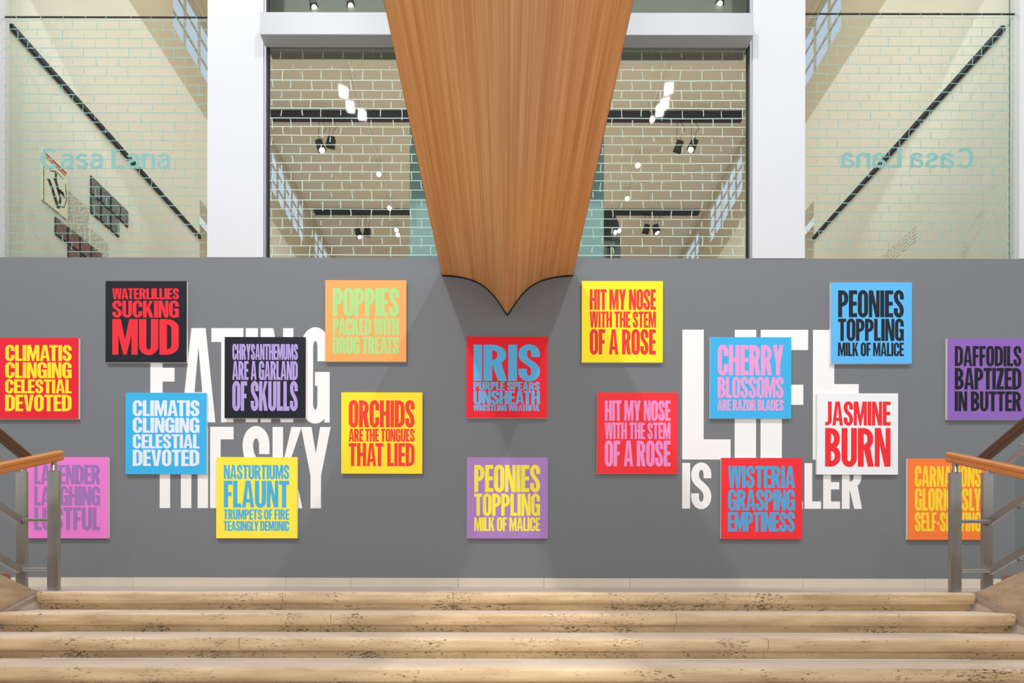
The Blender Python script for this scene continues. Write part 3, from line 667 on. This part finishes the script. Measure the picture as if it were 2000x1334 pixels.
# veneered soffit: two halves meeting at the keel, each with thickness
for half in (full[:len(prof)], full[len(prof)-1:]):
    bm = bmesh.new(); up = [(x, z+.03) for x, z in half]
    prism(bm, half+up[::-1], 'Y', Y0, Y1)
    o = obj('soffit', bm, 'veneer', br)
    for p in o.data.polygons: p.use_smooth = abs(p.normal.y) < .5
    o.data.set_sharp_from_angle(angle=math.radians(30)) if hasattr(o.data, 'set_sharp_from_angle') else None
zt = wz(527)
bm = bmesh.new(); box(bm, full[0][0]+.01, full[-1][0]-.01, Y0, Y1, full[0][1]+.031, zt-.002); obj('deck', bm, 'black_edge', br)
for sx in (0, -1):
    x = full[sx][0]; s_ = 1 if sx == 0 else -1
    a, b = sorted((x-s_*.002, x+s_*.009)); obj('side_edge', B(a, b, Y0, Y1, full[0][1]+.001, zt), 'black_edge', br)
bm = bmesh.new(); low = [(x, z-.014*(1+1.0*(1-min(1, abs(x-ctr)/.35)))) for x, z in full]
prism(bm, full+low[::-1], 'Y', Y1-.010, Y1); obj('end_trim', bm, 'black_edge', br)

# ------------------------------------------------------------------ landing, skirting and the central flight
D1, TR, RI, NO = 3.82, .304, .144, .056
struct(obj('floor', B(-9.5, 9.5, D1+.34, DW+.3, -.16, 0), 'landing_stone'), 'pale stone landing')
bb = struct(thing('baseboard_back', 'pale stone skirting along the foot of the grey wall', 'x')); del bb['category']
zb = wz(1129); cuts = [-9.4, wx(-40), wx(262), wx(560), wx(686), wx(895), wx(1062), wx(1230), wx(1566), wx(1805), wx(2050), 9.4]
for a, b in zip(cuts, cuts[1:]):
    obj('skirting_slab', B(a+.0015, b-.0015, DW-.022, DW-.001, .001, zb+random.uniform(-.001, .001), bev=.002), 'base_stone', bb)

HX = 3.735
stair = thing('staircase', 'worn cream stone stair flight with rounded nosings rising to the landing', 'stairs', (0, D1, -RI))
joints = [[-1.77, -.42, 1.738], [-1.276, 1.24], [-1.775, 1.744], [-3.2, 2.95], [-2, 0, 2], [-1.4, 1.1], [-2, .4, 2.3]]
nose = []
for t in range(0, 91, 18): nose.append((.020-.020*math.sin(math.radians(t)), -.020+.020*math.cos(math.radians(t))))
for t in range(0, 91, 15): nose.append((.040-.040*math.cos(math.radians(t)), -.052-.038*math.sin(math.radians(t))))
nose += [(.048, -.092), (.050, -.096), (.056, -.098)]
for k in range(7):
    d = D1-k*TR; z = -k*RI; ext = 0
    js = [-HX]+joints[k]+[HX]
    for i, (xa, xb) in enumerate(zip(js, js[1:])):
        first, last = i == 0, i == len(js)-2
        bm = bmesh.new()
        xs = []
        if first: xs += [(xa, .036), (xa+.006, .020), (xa+.016, .008), (xa+.034, 0)]
        else: xs += [(xa+.0012, .003), (xa+.003, 0)]
        if last: xs += [(xb-.034, 0), (xb-.016, .008), (xb-.006, .020), (xb, .036)]
        else: xs += [(xb-.003, 0), (xb-.0012, .003)]
        back = .34 if k == 0 else TR+.03
        jit = random.uniform(-.0015, .0015)
        rings = []
        for x, ins in xs:
            r = [(back, 0.0)]+[(p[0]+ins, p[1]+jit) for p in nose]+[(back, -.098)]
            rings.append([bm.verts.new((x, d+p[0], z+p[1])) for p in r])
        n = len(rings[0])
        for a, b in zip(rings, rings[1:]):
            for j in range(n):
                f = bm.faces.new((a[j], a[(j+1) % n], b[(j+1) % n], b[j]))
                f.material_index = 2 if j in (0, 1, n-1) else 0
                f.smooth = 1 <= j < n-3
        bm.faces.new(rings[0]); bm.faces.new(rings[-1][::-1])
        # riser below the nosing
        ra = xa+(.006 if first else .0012); rb = xb-(.006 if last else .0012)
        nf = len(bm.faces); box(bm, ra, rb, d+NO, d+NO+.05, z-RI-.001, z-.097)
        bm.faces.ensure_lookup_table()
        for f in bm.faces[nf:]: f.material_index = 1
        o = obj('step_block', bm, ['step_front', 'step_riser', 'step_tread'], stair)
        o.data.set_sharp_from_angle(angle=math.radians(50))
# sloping gutter slabs and stone parapets of the return flights
SL = RI/TR
for sx, nm in ((-1, 'left'), (1, 'right')):
    def xr(a, b): return sorted((sx*a, sx*b))
    pl = lambda d: -.022-.474*(3.86-d)
    gs = thing('stair_skirting', 'sloping stone skirting with grey edge strip along the %s ends of the steps' % nm, 'skirting', (sx*HX, 3.8, 0))
    bm = bmesh.new(); a, b = xr(HX+.002, HX+.030)
    prism(bm, [(3.90, -.004), (3.86, pl(3.86)), (1.5, pl(1.5)), (1.5, pl(1.5)-.03), (3.86, pl(3.86)-.03), (3.90, -.034)], 'X', a, b); obj('edge_strip', bm, 'gutter_stone', gs)
    bm = bmesh.new(); a, b = xr(HX+.012, HX+.030)
    prism(bm, [(3.90, -.036), (3.86, pl(3.86)-.032), (1.5, pl(1.5)-.032), (1.5, -1.9), (3.90, -1.2)], 'X', a, b); obj('skirting_face', bm, 'landing_stone', gs)
    bm = bmesh.new(); a, b = xr(HX+.032, 3.955); tl = lambda d: .020+.474*(3.84-d)
    prism(bm, [(4.02, -.02), (3.90, .003), (3.84, .020), (3.38, tl(3.38)), (3.38, -1.6), (4.02, -.35)], 'X', a, b)
    a, b = xr(HX+.19, 3.955); prism(bm, [(3.38, tl(3.38)), (1.4, tl(1.4)), (1.4, -1.6), (3.38, -1.6)], 'X', a, b)
    a, b = xr(HX+.032, HX+.19); prism(bm, [(3.38, pl(3.38)), (1.4, pl(1.4)), (1.4, -1.6), (3.38, -1.6)], 'X', a, b)
    tag(obj('stone_parapet', bm, 'parapet_stone'), 'sloping stone parapet at the %s side of the stairs' % nm, 'parapet')
    rt = thing('return_stairs', 'upper stair flight turning back up on the %s, mostly out of frame' % nm, 'stairs', (sx*5.2, 4.4, 0))
    for k in range(8):
        a, b = xr(3.96, 6.3)
        y1 = 3.87-k*.30; obj('step_block', B(a, b, y1-.33, y1, .15*k+.002, .15*(k+1), bev=.012), 'red_marble' if k == 0 else 'parapet_stone', rt)

    # ---- railing of the central flight
    X = sx*3.833-.015; dN = 4.10
    cr = thing('stair_railing', 'steel and timber railing at the %s end of the landing step' % nm, 'railing', (X, dN, 0), 'railings of the central flight')
    obj('newel_post', B(X-.0475, X+.0475, dN, dN+.025, .002, 1.02, bev=.002), 'steel', cr)
    bm = bmesh.new(); tube(bm, (X, dN+.012, 1.02), (X, dN+.012, 1.10), .021, 16); obj('post_cap', bm, 'steel', cr)
    hz = 1.165
    bm = bmesh.new(); sec = [(-.036, -.034), (-.022, -.045), (.022, -.045), (.036, -.034), (.036, -.012), (.031, -.008), (.031, .004), (.036, .010), (.034, .030), (.022, .041), (-.022, .041), (-.034, .030), (-.036, .010), (-.031, .004), (-.031, -.008), (-.036, -.012)]
    def sweep(bm, pts, sec, X):
        rings = []
        for i, (d, z) in enumerate(pts):
            rings.append([bm.verts.new((X+a, d, z+b)) for a, b in sec])
        n = len(sec)
        for r, q in zip(rings, rings[1:]):
            for j in range(n): bm.faces.new((r[j], r[(j+1) % n], q[(j+1) % n], q[j]))
        bm.faces.new(rings[0]); bm.faces.new(rings[-1][::-1])
    hr = lambda d: hz-.455*(4.16-d)
    sweep(bm, [(4.165, hr(4.165)), (1.6, hr(1.6))], sec, X)
    obj('handrail', bm, 'rail_wood', cr)
    for zc in (1.0,):
        pass
    for zc, v in ((EYE+(V0-1017)*4.12/F, 0), (EYE+(V0-1113.5)*4.12/F, 0)):
        bm = bmesh.new(); xa, xb = sorted((X+sx*.0476, sx*(4.15-.042))); tube(bm, (xa, dN+.014, zc), (xb, dN+.014, zc), .0155, 14)
        obj('cross_bar', bm, 'steel', cr)
    low = thing('stair_railing', '', 'railing'); bpy.data.objects.remove(low)
    bm = bmesh.new(); d2 = 2.45; box(bm, X-.0475, X+.0475, d2, d2+.025, pl(d2)-.0, hr(d2)-.12, bev=.002); obj('newel_post', bm, 'steel', cr)
    bm = bmesh.new(); tube(bm, (X, d2+.012, hr(d2)-.12), (X, d2+.012, hr(d2)-.04), .021, 16); obj('post_cap', bm, 'steel', cr)
    # ---- railing of the return flight
    X2 = sx*4.165-.015
    rr = thing('stair_railing', 'railing of the rising %s return flight with timber handrail coloured as if in shade and glass' % nm, 'railing', (X2, 4.2, 0), 'railings of the return flights')
    dP = 4.16
    obj('post', B(X2-.0435, X2+.0435, dP, dP+.025, .003, 1.03, bev=.002), 'steel', rr)
    bm = bmesh.new(); tube(bm, (X2, dP+.012, 1.03), (X2, dP+.012, 1.15), .012, 14); obj('post_cap', bm, 'steel', rr)
    up = lambda d, z: z+.57*(dP-d)
    bm = bmesh.new(); sweep(bm, [(4.26, up(4.26, 1.19)), (1.6, up(1.6, 1.19))], sec, X2); obj('handrail', bm, 'rail_wood_shaded', rr)
    for z in (.60, .175):
        bm = bmesh.new(); bar(bm, (X2, dP-.001, up(dP, z)), (X2, 1.6, up(1.6, z)), .028, .060); obj('mid_rail', bm, 'steel', rr)
    bm = bmesh.new(); bar(bm, (X2+sx*.055, dP, up(dP, 1.03)), (X2+sx*.055, 1.6, up(1.6, 1.03)), .02, .03); obj('under_rail', bm, 'steel', rr)
    bm = bmesh.new(); a, b = xr(4.15+.030, 4.15+.040)
    prism(bm, [(3.97, up(3.97, .22)), (3.97, up(3.97, 1.0)), (1.8, up(1.8, 1.0)), (1.8, up(1.8, .22))], 'X', a, b); obj('glass_panel', bm, 'rail_glass', rr)
    for z in (.60, .175, 1.03):
        for d in (3.93, 3.0):
            for s_ in (-.04, .045):
                p = Vector((X2+sx*.016, d, up(d, z)+s_)); bm = bmesh.new(); tube(bm, p, p+Vector((sx*.03, 0, 0)), .010, 10); obj('glass_clamp', bm, 'steel', rr)
    for d in (2.2,):
        obj('post', B(X2-.0435, X2+.0435, d, d+.025, .15*7, up(d, 1.06), bev=.002), 'steel', rr)
